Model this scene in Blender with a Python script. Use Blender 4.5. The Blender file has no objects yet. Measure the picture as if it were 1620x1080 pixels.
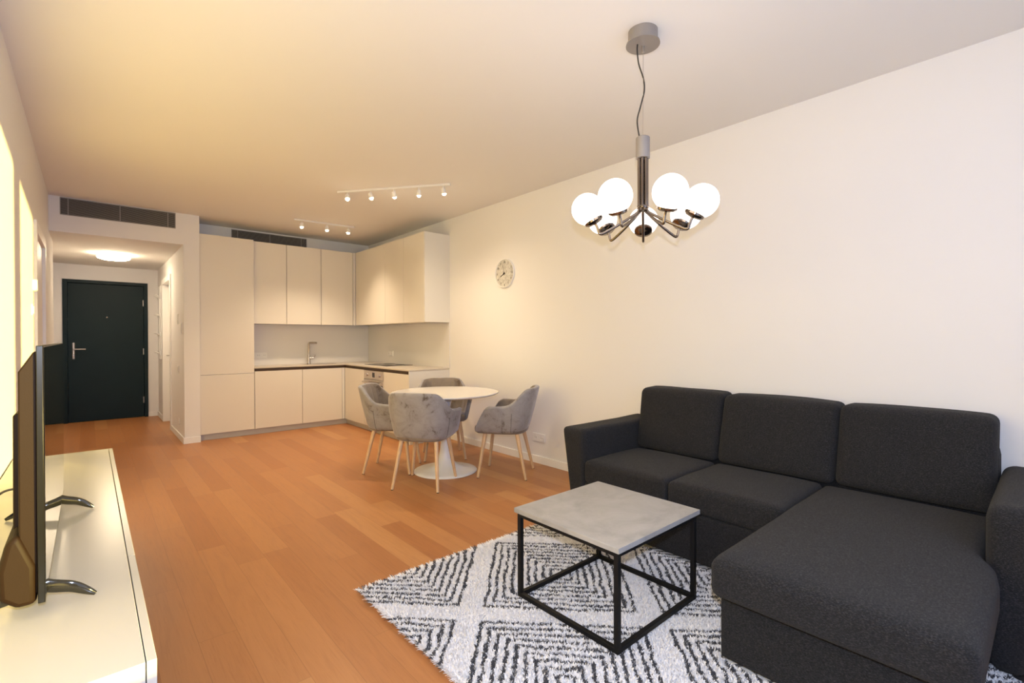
import bpy, bmesh, math, random
import numpy as np
from mathutils import Vector, Matrix
random.seed(7); np.random.seed(7)
S = bpy.context.scene
C = S.collection
PI = math.pi

# ------------------------------------------------------------------ camera
H = 2.79                       # ceiling
XL, XR = -0.313, 3.44          # left / right wall
YB = -0.90                     # window wall behind the camera
YH = 6.987                     # front of the hall opening and pier
YK = 7.456                     # kitchen back wall
YD = 9.885                     # entrance door wall
cd = bpy.data.cameras.new('camera'); cam = bpy.data.objects.new('camera', cd); C.objects.link(cam)
cd.sensor_width = 36; cd.lens = 758.26 / 1620 * 36; cd.clip_start = 0.02
yaw, pitch, roll = 0.72287, 0.0070134, -0.0019670
F = Vector((math.sin(yaw)*math.cos(pitch), math.cos(yaw)*math.cos(pitch), -math.sin(pitch)))
r_ = Vector((math.cos(yaw), -math.sin(yaw), 0)); u_ = r_.cross(F)
R_ = r_*math.cos(roll) + u_*math.sin(roll); U_ = -r_*math.sin(roll) + u_*math.cos(roll)
m = Matrix.Identity(4)
for i in range(3):
    m[i][0] = R_[i]; m[i][1] = U_[i]; m[i][2] = -F[i]
m.translation = Vector((0, 0, 1.277)); cam.matrix_world = m
S.camera = cam

# ------------------------------------------------------------------ view, world, sun, flash
S.view_settings.view_transform = 'Standard'; S.view_settings.look = 'None'
S.view_settings.gamma = 1; S.view_settings.use_curve_mapping = False
S.view_settings.exposure = 0.86
W = bpy.data.worlds.new('world'); S.world = W; W.use_nodes = True
bg = W.node_tree.nodes['Background']; bg.inputs[0].default_value = (0.50, 0.64, 1.0, 1); bg.inputs[1].default_value = 1.3
def lamp(name, kind, loc, energy, color, **kw):
    l = bpy.data.lights.new(name, kind); l.energy = energy; l.color = color
    for k, v in kw.items(): setattr(l, k, v)
    o = bpy.data.objects.new(name, l); o.location = loc; C.objects.link(o); return o
sun = lamp('sun', 'SUN', (2, -3, 3), 15.0, (1.0, 0.74, 0.20), angle=0.012)
sun.rotation_euler = Vector((-0.5, 1.0, -0.070)).to_track_quat('-Z', 'Y').to_euler()
flash = lamp('camera_flash', 'SPOT', (-0.01, -0.01, 1.40), 76.0, (0.61, 0.73, 1.0), shadow_soft_size=0.02, spot_size=math.radians(158), spot_blend=0.6)
flash.rotation_euler = F.to_track_quat('-Z', 'Y').to_euler()
def portal(x0, x1, z0, z1):
    l = bpy.data.lights.new('window_portal', 'AREA'); l.shape = 'RECTANGLE'; l.size = x1-x0; l.size_y = z1-z0
    l.cycles.is_portal = True
    o = bpy.data.objects.new('window_portal', l); o.location = ((x0+x1)/2, YB-0.15, (z0+z1)/2)
    o.rotation_euler = Vector((0, 1, 0)).to_track_quat('-Z', 'Y').to_euler(); C.objects.link(o)
WIN = [(0.15, 2.17), (2.22, 2.79)]
WZ0, WZ1 = 0.713, 2.65
for a, b in WIN: portal(a, b, WZ0, WZ1)
bulb_col = (1.0, 0.78, 0.54)

# ------------------------------------------------------------------ materials
class NT:
    def __init__(s, name):
        s.m = bpy.data.materials.new(name); s.m.use_nodes = True; s.t = s.m.node_tree; s.t.nodes.clear()
        s.out = s.t.nodes.new('ShaderNodeOutputMaterial')
    def n(s, typ, **kw):
        x = s.t.nodes.new(typ)
        for k, v in kw.items(): setattr(x, k, v)
        return x
    def put(s, sock, v):
        if hasattr(v, 'is_output'): s.t.links.new(v, sock)
        elif isinstance(v, (tuple, list)) and len(v) == 3 and sock.type == 'RGBA': sock.default_value = (*v, 1)
        else: sock.default_value = v
    def M(s, op, a, b=0.0, c=None):
        x = s.n('ShaderNodeMath', operation=op); s.put(x.inputs[0], a); s.put(x.inputs[1], b)
        if c is not None: s.put(x.inputs[2], c)
        return x.outputs[0]
    def mix(s, f, a, b, mode='MIX'):
        x = s.n('ShaderNodeMix', data_type='RGBA', blend_type=mode)
        s.put(x.inputs[0], f); s.put(x.inputs[6], a); s.put(x.inputs[7], b); return x.outputs[2]
    def pos(s): return s.n('ShaderNodeNewGeometry').outputs['Position']
    def obj(s): return s.n('ShaderNodeTexCoord').outputs['Object']
    def sep(s, v):
        x = s.n('ShaderNodeSeparateXYZ'); s.put(x.inputs[0], v); return x.outputs
    def comb(s, a, b, c):
        x = s.n('ShaderNodeCombineXYZ'); s.put(x.inputs[0], a); s.put(x.inputs[1], b); s.put(x.inputs[2], c); return x.outputs[0]
    def noise(s, v, scale, detail=3, rough=0.5, dist=0.0):
        x = s.n('ShaderNodeTexNoise'); s.put(x.inputs['Vector'], v)
        x.inputs['Scale'].default_value = scale; x.inputs['Detail'].default_value = detail
        x.inputs['Roughness'].default_value = rough; x.inputs['Distortion'].default_value = dist
        return x.outputs['Fac']
    def ramp(s, f, stops):
        x = s.n('ShaderNodeValToRGB'); s.put(x.inputs[0], f)
        e = x.color_ramp.elements
        while len(e) < len(stops): e.new(0.5)
        for el, (p, c) in zip(e, stops):
            el.position = p; el.color = (*c, 1) if len(c) == 3 else c
        return x.outputs[0]
    def mapr(s, v, scale):
        x = s.n('ShaderNodeMapping'); s.put(x.inputs[0], v); x.inputs['Scale'].default_value = scale; return x.outputs[0]
    def bump(s, h, strength, dist=0.01):
        x = s.n('ShaderNodeBump'); s.put(x.inputs['Height'], h); x.inputs['Strength'].default_value = strength
        x.inputs['Distance'].default_value = dist; return x.outputs[0]
    def bsdf(s, color, rough=0.5, metal=0.0, **kw):
        b = s.n('ShaderNodeBsdfPrincipled'); s.put(b.inputs['Base Color'], color)
        s.put(b.inputs['Roughness'], rough); s.put(b.inputs['Metallic'], metal)
        for k, v in kw.items(): s.put(b.inputs[k.replace('_', ' ')], v)
        s.t.links.new(b.outputs[0], s.out.inputs[0]); return b
def paint(name, col, rough=0.7, var=0.02, scale=3.0, bumps=0.04, bscale=180, **kw):
    t = NT(name); p = t.pos()
    f = t.noise(p, scale, 3)
    c = t.mix(f, tuple(max(0, x*(1-var)) for x in col), tuple(min(1, x*(1+var)) for x in col))
    extra = {}
    if bumps: extra['Normal'] = t.bump(t.noise(p, bscale, 2), bumps, 0.002)
    t.bsdf(c, rough, **extra, **kw); return t.m
def metal(name, col, rough=0.25, aniso=0.0):
    t = NT(name); f = t.noise(t.obj(), 60, 2)
    t.bsdf(col, t.M('ADD', t.M('MULTIPLY', f, 0.08), rough-0.04), 1.0); return t.m
def emit(name, col, strength):
    t = NT(name); e = t.n('ShaderNodeEmission'); t.put(e.inputs[0], col); e.inputs[1].default_value = strength
    t.t.links.new(e.outputs[0], t.out.inputs[0]); return t.m
mt = {}
mt['wall'] = paint('wall_paint', (0.81, 0.795, 0.79), 0.75, 0.012, 1.3, 0.03)
mt['ceiling'] = paint('ceiling_paint', (0.83, 0.805, 0.78), 0.85, 0.012, 1.0, 0.03)
mt['trim'] = paint('white_trim_paint', (0.88, 0.865, 0.85), 0.4, 0.01, 2, 0.0)
mt['front'] = paint('cabinet_front_greige', (0.75, 0.705, 0.63), 0.33, 0.01, 2, 0.0)
mt['end'] = paint('cabinet_end_greige', (0.75, 0.72, 0.67), 0.42, 0.01, 2, 0.0)
mt['dark_gap'] = paint('brown_recess', (0.10, 0.06, 0.035), 0.5, 0.05, 4, 0.0)
mt['worktop'] = paint('worktop_stone', (0.60, 0.54, 0.46), 0.3, 0.06, 60, 0.0)
mt['splash'] = paint('backsplash_panel', (0.76, 0.74, 0.72), 0.28, 0.01, 3, 0.0)
mt['plinth'] = paint('plinth_grey', (0.52, 0.50, 0.48), 0.4, 0.02, 5, 0.0)
mt['door'] = paint('door_dark_green_grey', (0.007, 0.019, 0.024), 0.5, 0.15, 4, 0.03, 60, Specular_IOR_Level=0.2)
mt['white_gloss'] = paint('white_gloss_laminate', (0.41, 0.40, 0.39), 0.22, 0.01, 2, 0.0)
mt['white_plastic'] = paint('white_plastic', (0.84, 0.83, 0.81), 0.35, 0.01, 8, 0.0)
mt['table_white'] = paint('table_white_lacquer', (0.86, 0.84, 0.82), 0.13, 0.01, 3, 0.0)
mt['base_white'] = paint('pedestal_white_metal', (0.84, 0.84, 0.88), 0.28, 0.01, 3, 0.0)
mt['black_metal'] = paint('black_powder_coat', (0.006, 0.006, 0.0065), 0.5, 0.1, 30, 0.02, Specular_IOR_Level=0.3)
mt['black_plastic'] = paint('black_plastic', (0.022, 0.020, 0.019), 0.35, 0.1, 30, 0.05, 400)
mt['tv_back'] = paint('tv_back_plastic', (0.009, 0.004, 0.0015), 0.6, 0.1, 30, 0.06, 500, Specular_IOR_Level=0.12)
mt['black_gloss'] = paint('black_gloss_plastic', (0.008, 0.008, 0.009), 0.08, 0.1, 10, 0.0)
mt['bezel'] = paint('bezel_black', (0.004, 0.004, 0.004), 0.3, 0.1, 10, 0.0, Specular_IOR_Level=0.2)
mt['screen'] = paint('screen_glass', (0.006, 0.006, 0.007), 0.03, 0.1, 10, 0.0)
mt['hob'] = paint('black_glass_hob', (0.01, 0.01, 0.01), 0.05, 0.1, 10, 0.0)
mt['steel'] = metal('brushed_steel', (0.60, 0.56, 0.52), 0.3)
mt['nickel'] = metal('black_nickel', (0.24, 0.20, 0.17), 0.14)
mt['canopy'] = paint('lamp_grey_lacquer', (0.30, 0.275, 0.26), 0.45, 0.02, 8, 0.0, 100, Metallic=0.35)
mt['vent'] = paint('vent_grey_metal', (0.33, 0.31, 0.29), 0.5, 0.02, 8, 0.0)
mt['vent_dark'] = paint('vent_dark_core', (0.05, 0.045, 0.04), 0.8, 0.02, 8, 0.0)
mt['track'] = paint('track_white', (0.82, 0.80, 0.78), 0.35, 0.01, 8, 0.0)
mt['globe'] = emit('opal_globe_glass', (1.0, 0.88, 0.78), 2.4)
mt['bulb'] = emit('spot_bulb_glow', (1.0, 0.82, 0.55), 30.0)
mt['hall_glow'] = emit('hall_lamp_diffuser_glow', (1.0, 0.80, 0.54), 27.0)

def wood_leg():
    t = NT('pale_beech_wood'); o = t.obj()
    n = t.noise(t.mapr(o, (60, 60, 4)), 1.0, 3, 0.6, 0.4)
    c = t.ramp(n, [(0.3, (0.60, 0.40, 0.23)), (0.7, (0.74, 0.53, 0.33))])
    t.bsdf(c, 0.42); return t.m
mt['beech'] = wood_leg()

def floor_mat():
    t = NT('oak_plank_floor'); x, y, z = t.sep(t.pos())
    wd, ln = 0.143, 1.55
    cx = t.M('DIVIDE', t.M('SUBTRACT', x, 0.05), wd); col = t.M('FLOOR', cx); fx = t.M('SUBTRACT', cx, col)
    wn = t.n('ShaderNodeTexWhiteNoise', noise_dimensions='1D'); t.put(wn.inputs['W'], col)
    cy = t.M('ADD', t.M('DIVIDE', y, ln), t.M('MULTIPLY', wn.outputs[0], 7.31)); row = t.M('FLOOR', cy); fy = t.M('SUBTRACT', cy, row)
    w2 = t.n('ShaderNodeTexWhiteNoise', noise_dimensions='2D'); t.put(w2.inputs['Vector'], t.comb(col, row, 0)); rnd = w2.outputs[0]
    gv = t.comb(t.M('MULTIPLY', x, 13), t.M('MULTIPLY', y, 1.1), t.M('MULTIPLY', rnd, 40))
    g1 = t.noise(gv, 1.6, 5, 0.62, 1.6)
    g2 = t.noise(t.comb(t.M('MULTIPLY', x, 170), t.M('MULTIPLY', y, 6), t.M('MULTIPLY', rnd, 40)), 1.0, 3, 0.6)
    base = t.ramp(rnd, [(0.0, (0.41, 0.170, 0.061)), (0.35, (0.45, 0.195, 0.072)), (0.8, (0.48, 0.216, 0.082)), (1.0, (0.54, 0.270, 0.108))])
    k = t.ramp(g1, [(0.28, (0.88, 0.84, 0.80)), (0.5, (0.98, 0.97, 0.96)), (0.75, (1.05, 1.05, 1.05))])
    c = t.mix(1.0, base, k, 'MULTIPLY')
    c = t.mix(t.M('MULTIPLY', t.M('GREATER_THAN', g2, 0.60), 0.20), c, t.mix(1.0, c, (0.72, 0.62, 0.52), 'MULTIPLY'))
    ex = t.M('MINIMUM', fx, t.M('SUBTRACT', 1.0, fx)); ey = t.M('MINIMUM', fy, t.M('SUBTRACT', 1.0, fy))
    gap = t.M('MAXIMUM', t.M('LESS_THAN', ex, 0.0085), t.M('LESS_THAN', ey, 0.0009))
    c = t.mix(t.M('MULTIPLY', gap, 0.38), c, (0.20, 0.085, 0.03))
    h = t.M('SUBTRACT', t.M('MULTIPLY', g2, 0.25), t.M('MULTIPLY', gap, 0.6))
    t.bsdf(c, t.M('ADD', 0.30, t.M('MULTIPLY', g1, 0.14)), Normal=t.bump(h, 0.10, 0.002), Specular_IOR_Level=0.4)
    return t.m
mt['floor'] = floor_mat()

def sofa_mat():
    t = NT('charcoal_woven_fabric'); o = t.pos()
    a = t.noise(o, 900, 2, 0.7); b = t.noise(t.mapr(o, (1, 1, 2.6)), 150, 4, 0.8); big = t.noise(o, 3, 3)
    c = t.ramp(b, [(0.34, (0.008, 0.008, 0.009)), (0.52, (0.023, 0.0225, 0.024)), (0.68, (0.072, 0.070, 0.073))])
    c = t.mix(t.M('MULTIPLY', a, 0.35), c, (0.015, 0.0155, 0.018))
    c = t.mix(t.M('MULTIPLY', big, 0.22), c, (0.013, 0.0135, 0.016))
    t.bsdf(c, 0.92, Normal=t.bump(t.M('ADD', a, b), 0.45, 0.003), Sheen_Weight=0.06, Sheen_Roughness=0.5, Specular_IOR_Level=0.15)
    return t.m
mt['sofa'] = sofa_mat()

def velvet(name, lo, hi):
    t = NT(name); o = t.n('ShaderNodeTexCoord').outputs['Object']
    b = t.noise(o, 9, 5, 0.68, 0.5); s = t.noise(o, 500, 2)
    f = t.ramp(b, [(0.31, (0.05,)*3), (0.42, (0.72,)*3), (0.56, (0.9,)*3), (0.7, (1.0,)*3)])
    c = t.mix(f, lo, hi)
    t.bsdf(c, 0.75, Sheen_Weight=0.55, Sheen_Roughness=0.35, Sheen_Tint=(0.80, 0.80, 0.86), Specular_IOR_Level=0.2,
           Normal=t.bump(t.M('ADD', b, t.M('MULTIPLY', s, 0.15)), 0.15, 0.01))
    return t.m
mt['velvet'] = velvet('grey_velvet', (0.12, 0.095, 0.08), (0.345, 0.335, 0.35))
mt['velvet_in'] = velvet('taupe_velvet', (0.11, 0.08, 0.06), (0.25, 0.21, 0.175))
mt['seam'] = paint('dark_seam_thread', (0.05, 0.042, 0.04), 0.8, 0.05, 30, 0)

def concrete():
    t = NT('concrete_look_laminate'); o = t.obj()
    a = t.noise(o, 5, 5, 0.65, 0.8); b = t.noise(t.mapr(o, (3, 10, 3)), 3, 4, 0.7); s = t.noise(o, 220, 2)
    c = t.ramp(a, [(0.30, (0.28, 0.272, 0.265)), (0.5, (0.38, 0.373, 0.365)), (0.72, (0.47, 0.463, 0.455))])
    c = t.mix(t.M('MULTIPLY', b, 0.45), c, (0.37, 0.36, 0.35))
    c = t.mix(t.M('MULTIPLY', t.M('GREATER_THAN', s, 0.66), 0.35), c, (0.30, 0.29, 0.28))
    t.bsdf(c, 0.38, Normal=t.bump(a, 0.05, 0.002)); return t.m
mt['concrete'] = concrete()

def rug_mat(pile):
    t = NT('rug_pile_pattern' if pile else 'rug_backing_pattern')
    if pile:
        at = t.n('ShaderNodeAttribute'); at.attribute_name = 'root'; P = at.outputs['Vector']
    else: P = t.pos()
    x, y, z = t.sep(P)
    nx = t.M('MULTIPLY', t.M('SUBTRACT', t.noise(P, 7, 3, 0.6), 0.5), 0.045)
    ny = t.M('MULTIPLY', t.M('SUBTRACT', t.noise(t.mapr(P, (1.3, 1.1, 1)), 9, 3, 0.6), 0.5), 0.045)
    fx = t.M('MULTIPLY', t.M('SUBTRACT', t.noise(P, 60, 2), 0.5), 0.022)
    fy = t.M('MULTIPLY', t.M('SUBTRACT', t.noise(t.mapr(P, (1.2, 0.9, 1)), 66, 2), 0.5), 0.022)
    p = t.M('DIVIDE', t.M('SUBTRACT', t.M('ADD', t.M('ADD', x, nx), fx), 1.30), 0.575)
    q = t.M('DIVIDE', t.M('SUBTRACT', t.M('ADD', t.M('ADD', y, ny), fy), 1.77), 0.59)
    s_ = t.M('MULTIPLY', t.M('ADD', p, q), 0.5); t_ = t.M('MULTIPLY', t.M('SUBTRACT', p, q), 0.5)
    def tri(v):
        fr = t.M('FRACT', t.M('ADD', v, 10.0)); return t.M('MULTIPLY', t.M('ABSOLUTE', t.M('SUBTRACT', fr, 0.5)), 2.0)
    mm = t.M('MAXIMUM', tri(s_), tri(t_))
    ring = t.M('FRACT', t.M('ADD', t.M('MULTIPLY', mm, 10.4), 0.37))
    w = t.M('ADD', 0.37, t.M('MULTIPLY', t.M('SUBTRACT', t.noise(P, 45, 3), 0.5), 0.6))
    dark = t.M('MULTIPLY', t.M('LESS_THAN', ring, w), t.M('LESS_THAN', mm, 0.865))
    spk = t.M('GREATER_THAN', t.noise(P, 330, 2), 0.42)
    dark = t.M('MULTIPLY', dark, t.M('ADD', 0.70, t.M('MULTIPLY', spk, 0.30)))
    wh = t.mix(t.noise(P, 120, 3), (0.82, 0.795, 0.79), (0.94, 0.92, 0.92))
    c = t.mix(dark, wh, (0.075, 0.072, 0.077))
    t.bsdf(c, 0.95, Specular_IOR_Level=0.1, Sheen_Weight=0.1); return t.m
mt['rug'] = rug_mat(False); mt['pile'] = rug_mat(True)

def clock_mat():
    t = NT('clock_dial_print'); o = t.pos()
    a = t.noise(o, 30, 4, 0.7, 1.0)
    c = t.ramp(a, [(0.35, (0.44, 0.42, 0.37)), (0.6, (0.70, 0.68, 0.63))]); t.bsdf(c, 0.4); return t.m
mt['dial'] = clock_mat()
def pane_mat():
    t = NT('window_glass'); tr = t.n('ShaderNodeBsdfTransparent'); gl = t.n('ShaderNodeBsdfGlossy'); gl.inputs['Roughness'].default_value = 0.02
    mx = t.n('ShaderNodeMixShader'); mx.inputs[0].default_value = 0.06
    t.t.links.new(tr.outputs[0], mx.inputs[1]); t.t.links.new(gl.outputs[0], mx.inputs[2]); t.t.links.new(mx.outputs[0], t.out.inputs[0]); return t.m
mt['pane'] = pane_mat()

# ------------------------------------------------------------------ geometry helpers
class MB:
    def __init__(s): s.v = []; s.f = []
    def add(s, vs, fs):
        b = len(s.v); s.v += [tuple(p) for p in vs]; s.f += [tuple(i+b for i in f) for f in fs]; return s
    def box(s, x0, x1, y0, y1, z0, z1):
        vs = [(x, y, z) for z in (z0, z1) for y in (y0, y1) for x in (x0, x1)]
        return s.add(vs, [(0, 2, 3, 1), (4, 5, 7, 6), (0, 1, 5, 4), (2, 6, 7, 3), (0, 4, 6, 2), (1, 3, 7, 5)])
    def tube(s, pts, rad, n=12, cap=True):
        pts = [Vector(p) for p in pts]; k = len(pts)
        rad = [rad]*k if isinstance(rad, (int, float)) else rad
        prev = None; vs = []
        for i in range(k):
            d = (pts[min(i+1, k-1)] - pts[max(i-1, 0)]).normalized()
            if prev is None:
                a = Vector((0, 0, 1)) if abs(d.z) < 0.9 else Vector((1, 0, 0)); n1 = d.cross(a).normalized()
            else: n1 = (prev - d*prev.dot(d)).normalized()
            prev = n1; n2 = d.cross(n1)
            rr = rad[i] if isinstance(rad[i], tuple) else (rad[i], rad[i])
            for j in range(n):
                t = 2*PI*j/n; vs.append(pts[i] + n1*math.cos(t)*rr[0] + n2*math.sin(t)*rr[1])
        fs = [(i*n+j, i*n+(j+1) % n, (i+1)*n+(j+1) % n, (i+1)*n+j) for i in range(k-1) for j in range(n)]
        if cap: fs += [tuple(range(n-1, -1, -1)), tuple((k-1)*n+j for j in range(n))]
        return s.add(vs, fs)
    def lathe(s, prof, c, n=48, axis=(0, 0, 1)):
        # prof: (r, h) pairs along the axis from centre c
        q = Vector((0, 0, 1)).rotation_difference(Vector(axis)); c = Vector(c)
        vs = []; k = len(prof)
        for r, h in prof:
            for j in range(n):
                t = 2*PI*j/n; vs.append(c + q @ Vector((r*math.cos(t), r*math.sin(t), h)))
        fs = [(i*n+j, i*n+(j+1) % n, (i+1)*n+(j+1) % n, (i+1)*n+j) for i in range(k-1) for j in range(n)]
        if prof[0][0] > 1e-6: fs.append(tuple(range(n-1, -1, -1)))
        if prof[-1][0] > 1e-6: fs.append(tuple((k-1)*n+j for j in range(n)))
        return s.add(vs, fs)
    def sphere(s, c, r, n=32):
        return s.lathe([(max(r*math.sin(PI*i/(n//2)), 1e-7), -r*math.cos(PI*i/(n//2))) for i in range(n//2+1)], c, n)
    def build(s, name, mat, parent=None, bevel=0.0, segs=2, smooth=True, angle=35, sub=0):
        off = Vector((0, 0, 0)); p = parent
        while p is not None: off += p.location; p = p.parent
        me = bpy.data.meshes.new(name)
        V = np.array(s.v, dtype=float)
        loc = Vector((0, 0, 0))
        if parent is None:
            lo, hi = V.min(0), V.max(0); loc = Vector(((lo[0]+hi[0])/2, (lo[1]+hi[1])/2, lo[2])); off = loc
        me.from_pydata([tuple(p) for p in (V - np.array(off))], [], s.f)
        bm = bmesh.new(); bm.from_mesh(me)
        bmesh.ops.recalc_face_normals(bm, faces=bm.faces)
        if smooth:
            for f in bm.faces: f.smooth = True
            for e in bm.edges:
                if len(e.link_faces) == 2 and e.calc_face_angle(0) > math.radians(angle): e.smooth = False
        bm.to_mesh(me); bm.free()
        o = bpy.data.objects.new(name, me); o.location = loc; me.materials.append(mt[mat]); C.objects.link(o)
        if parent is not None: o.parent = parent
        if bevel:
            b = o.modifiers.new('bevel', 'BEVEL'); b.width = bevel; b.segments = segs; b.limit_method = 'ANGLE'; b.angle_limit = math.radians(40)
            b.harden_normals = False
        if sub:
            q = o.modifiers.new('sub', 'SUBSURF'); q.levels = sub; q.render_levels = sub
        return o
def tag(o, label=None, cat=None, group=None, kind=None):
    if label: o['label'] = label
    if cat: o['category'] = cat
    if group: o['group'] = group
    if kind: o['kind'] = kind
    return o
def thing(name, label, cat, loc=(0, 0, 0), group=None):
    o = bpy.data.objects.new(name, None); o.empty_display_size = 0.1; o.location = loc; C.objects.link(o)
    return tag(o, label, cat, group)
def B(*a): return MB().box(*a)
def struct(name, mb, mat, parent=None, **kw):
    o = mb.build(name, mat, parent, **kw)
    if parent is None: o['kind'] = 'structure'
    return o
def copy_tree(o, parent=None):
    c = o.copy(); C.objects.link(c)
    if parent is not None: c.parent = parent
    for ch in list(o.children): copy_tree(ch, c)
    return c
def rbox(x0, x1, y0, y1, z0, z1, r, n=14, warp=None):
    """rounded, slightly puffed upholstery block as a dense grid"""
    mb = MB(); c = Vector(((x0+x1)/2, (y0+y1)/2, (z0+z1)/2)); h = Vector(((x1-x0)/2, (y1-y0)/2, (z1-z0)/2))
    idx = {}
    def vert(i, j, k):
        key = (i, j, k)
        if key in idx: return idx[key]
        a = Vector((i/n*2-1, j/n*2-1, k/n*2-1))
        def sp(t):  # cluster samples near the edges
            return math.copysign(abs(math.sin(t*PI/2))**0.9, t)
        a = Vector((sp(a.x), sp(a.y), sp(a.z)))
        p = Vector((a.x*h.x, a.y*h.y, a.z*h.z))
        q = Vector([max(-h[d]+min(r, h[d]), min(h[d]-min(r, h[d]), p[d])) for d in range(3)])
        d = p-q
        if d.length > 1e-9: p = q + d.normalized()*min(r, *h)
        w = c+p
        if warp: w = Vector(warp(w.x, w.y, w.z, a))
        idx[key] = len(mb.v); mb.v.append(tuple(w)); return idx[key]
    for a in range(n):
        for b in range(n):
            for s in (0, n):
                q = [(s, a, b), (s, a+1, b), (s, a+1, b+1), (s, a, b+1)]; mb.f.append(tuple(vert(*t) for t in q))
                q = [(a, s, b), (a+1, s, b), (a+1, s, b+1), (a, s, b+1)]; mb.f.append(tuple(vert(*t) for t in q))
                q = [(a, b, s), (a+1, b, s), (a+1, b+1, s), (a, b+1, s)]; mb.f.append(tuple(vert(*t) for t in q))
    return mb
def smooth_path(pts, n=8):
    pts = [Vector(p) for p in pts]; out = []
    P = [pts[0]*2-pts[1]] + pts + [pts[-1]*2-pts[-2]]
    for i in range(1, len(P)-2):
        for j in range(n):
            t = j/n; a, b, c, d = P[i-1], P[i], P[i+1], P[i+2]
            out.append(0.5*((2*b)+(c-a)*t+(2*a-5*b+4*c-d)*t*t+(-a+3*b-3*c+d)*t**3))
    out.append(pts[-1]); return out
def sstep(a, b, x):
    t = max(0.0, min(1.0, (x-a)/(b-a))); return t*t*(3-2*t)

# ------------------------------------------------------------------ room shell
T = 0.15
XO = 0.862; XP = 1.026; ZS = 2.416; XHL = -0.395; YJ = 7.75
struct('floor', B(-0.7, XR+T, YB-T, YD+T, -0.12, 0.0), 'floor')
struct('ceiling', B(XL-0.25, XR+T, YB-T, YK+T, H, H+0.15), 'ceiling')
struct('wall_right', B(XR, XR+T, YB-T, YK+T, 0, H), 'wall')
# left wall with the white door recess (Y 5.23..6.12)
DL0, DL1, DZ = 5.24, 6.14, 2.12
lw = MB().box(XL-T, XL, YB-T, DL0, 0, H).box(XL-T, XL, DL1, YJ, 0, H).box(XL-T, XL, DL0, DL1, DZ, H).box(XHL-T, XHL, YJ-0.001, YD+T, 0, H)
lw.box(XL-T, XL-0.10, DL0, DL1, 0, DZ)
struct('wall_left', lw, 'wall')
struct('wall_kitchen', B(XP, XR, YK, YK+T, 0, H), 'wall')
# hall bulkhead, pier and right hall wall with doorway
HD0, HD1 = 8.23, 9.12
hb = MB().box(XL-0.001, XO, YH, YH+0.18, ZS, H)
struct('wall_hall_bulkhead', hb, 'wall')
hr = MB().box(XO, XP, YH, HD0, 0, H).box(XO, XP, HD1, YD+T, 0, H).box(XO, XP, HD0, HD1, 2.12, H).box(XP-0.02, XP, HD0, HD1, 0, 2.12)
struct('wall_hall_right', hr, 'wall')
struct('wall_hall_end', MB().box(XHL-T, -0.30, YD, YD+T, 0, H).box(0.725, XO, YD, YD+T, 0, H).box(-0.30, 0.725, YD, YD+T, 2.185, H).box(-0.30, 0.725, YD+0.11, YD+T, 0, 2.185), 'wall')
struct('ceiling_hall', B(XHL-0.1, XO, YH+0.18, YD+T, ZS, ZS+0.12), 'ceiling')
# window wall behind the camera
x0, x1 = XL, XR
bw = MB().box(x0, WIN[0][0], YB-T, YB, 0, H).box(WIN[0][1], WIN[1][0], YB-T, YB, 0, H).box(WIN[1][1], x1, YB-T, YB, 0, H)
for a, b in WIN: bw.box(a, b, YB-T, YB, 0, WZ0).box(a, b, YB-T, YB, WZ1, H)
struct('wall_back', bw, 'wall')
for i, (a, b) in enumerate(WIN):
    fr = MB(); t = 0.05
    fr.box(a, a+t, YB-0.11, YB-0.05, WZ0, WZ1).box(b-t, b, YB-0.11, YB-0.05, WZ0, WZ1).box(a+t, b-t, YB-0.11, YB-0.05, WZ0, WZ0+t).box(a+t, b-t, YB-0.11, YB-0.05, WZ1-t, WZ1)
    w = struct('window_%d' % (i+1), fr, 'trim'); B(a+t, b-t, YB-0.085, YB-0.075, WZ0+t, WZ1-t).build('pane', 'pane', w)
# baseboards
bh, bt = 0.075, 0.014
struct('baseboard_right', B(XR-bt, XR, YB, 5.085, 0, bh), 'trim', bevel=0.002)
struct('baseboard_left', MB().box(XL, XL+bt, YB, DL0-0.08, 0, bh).box(XL, XL+bt, DL1+0.08, YJ, 0, bh), 'trim', bevel=0.002)
struct('baseboard_pier', MB().box(XO-bt, XP+0.001, YH-bt, YH, 0, bh).box(XO-bt, XO, YH, HD0-0.07, 0, bh).box(XO-bt, XO, HD1+0.07, YD, 0, bh), 'trim', bevel=0.002)
struct('baseboard_hall_end', MB().box(0.725, XO-bt, YD-bt, YD, 0, bh).box(XHL, -0.30, YD-bt, YD, 0, bh), 'trim', bevel=0.002)

# entrance door
d1 = struct('door_1', MB().box(-0.30, -0.246, YD-0.02, YD+0.10, 0, 2.185).box(0.675, 0.725, YD-0.02, YD+0.10, 0, 2.185).box(-0.246, 0.675, YD-0.02, YD+0.10, 2.135, 2.185), 'door', bevel=0.003)
B(-0.243, 0.672, YD+0.012, YD+0.06, 0.004, 2.132).build('door_leaf', 'door', d1, bevel=0.003)
MB().lathe([(0.012, 0), (0.012, 0.006), (0.006, 0.009), (0.0001, 0.009)], (0.214, YD+0.012, 1.615), 20, (0, -1, 0)).build('peephole', 'nickel', d1)
for z in (0.28, 1.07, 1.86): MB().tube([(0.668, YD+0.002, z-0.05), (0.668, YD+0.002, z+0.05)], 0.010, 12).build('hinge', 'steel', d1)
ep = rbox(-0.203, -0.157, YD-0.006, YD+0.013, 0.96, 1.23, 0.018, 8).build('escutcheon', 'steel', d1)
MB().tube(smooth_path([(-0.18, YD-0.004, 1.12), (-0.18, YD-0.045, 1.12), (-0.165, YD-0.052, 1.12), (-0.04, YD-0.052, 1.12)], 5), 0.010, 12).build('lever_handle', 'steel', ep)
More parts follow.
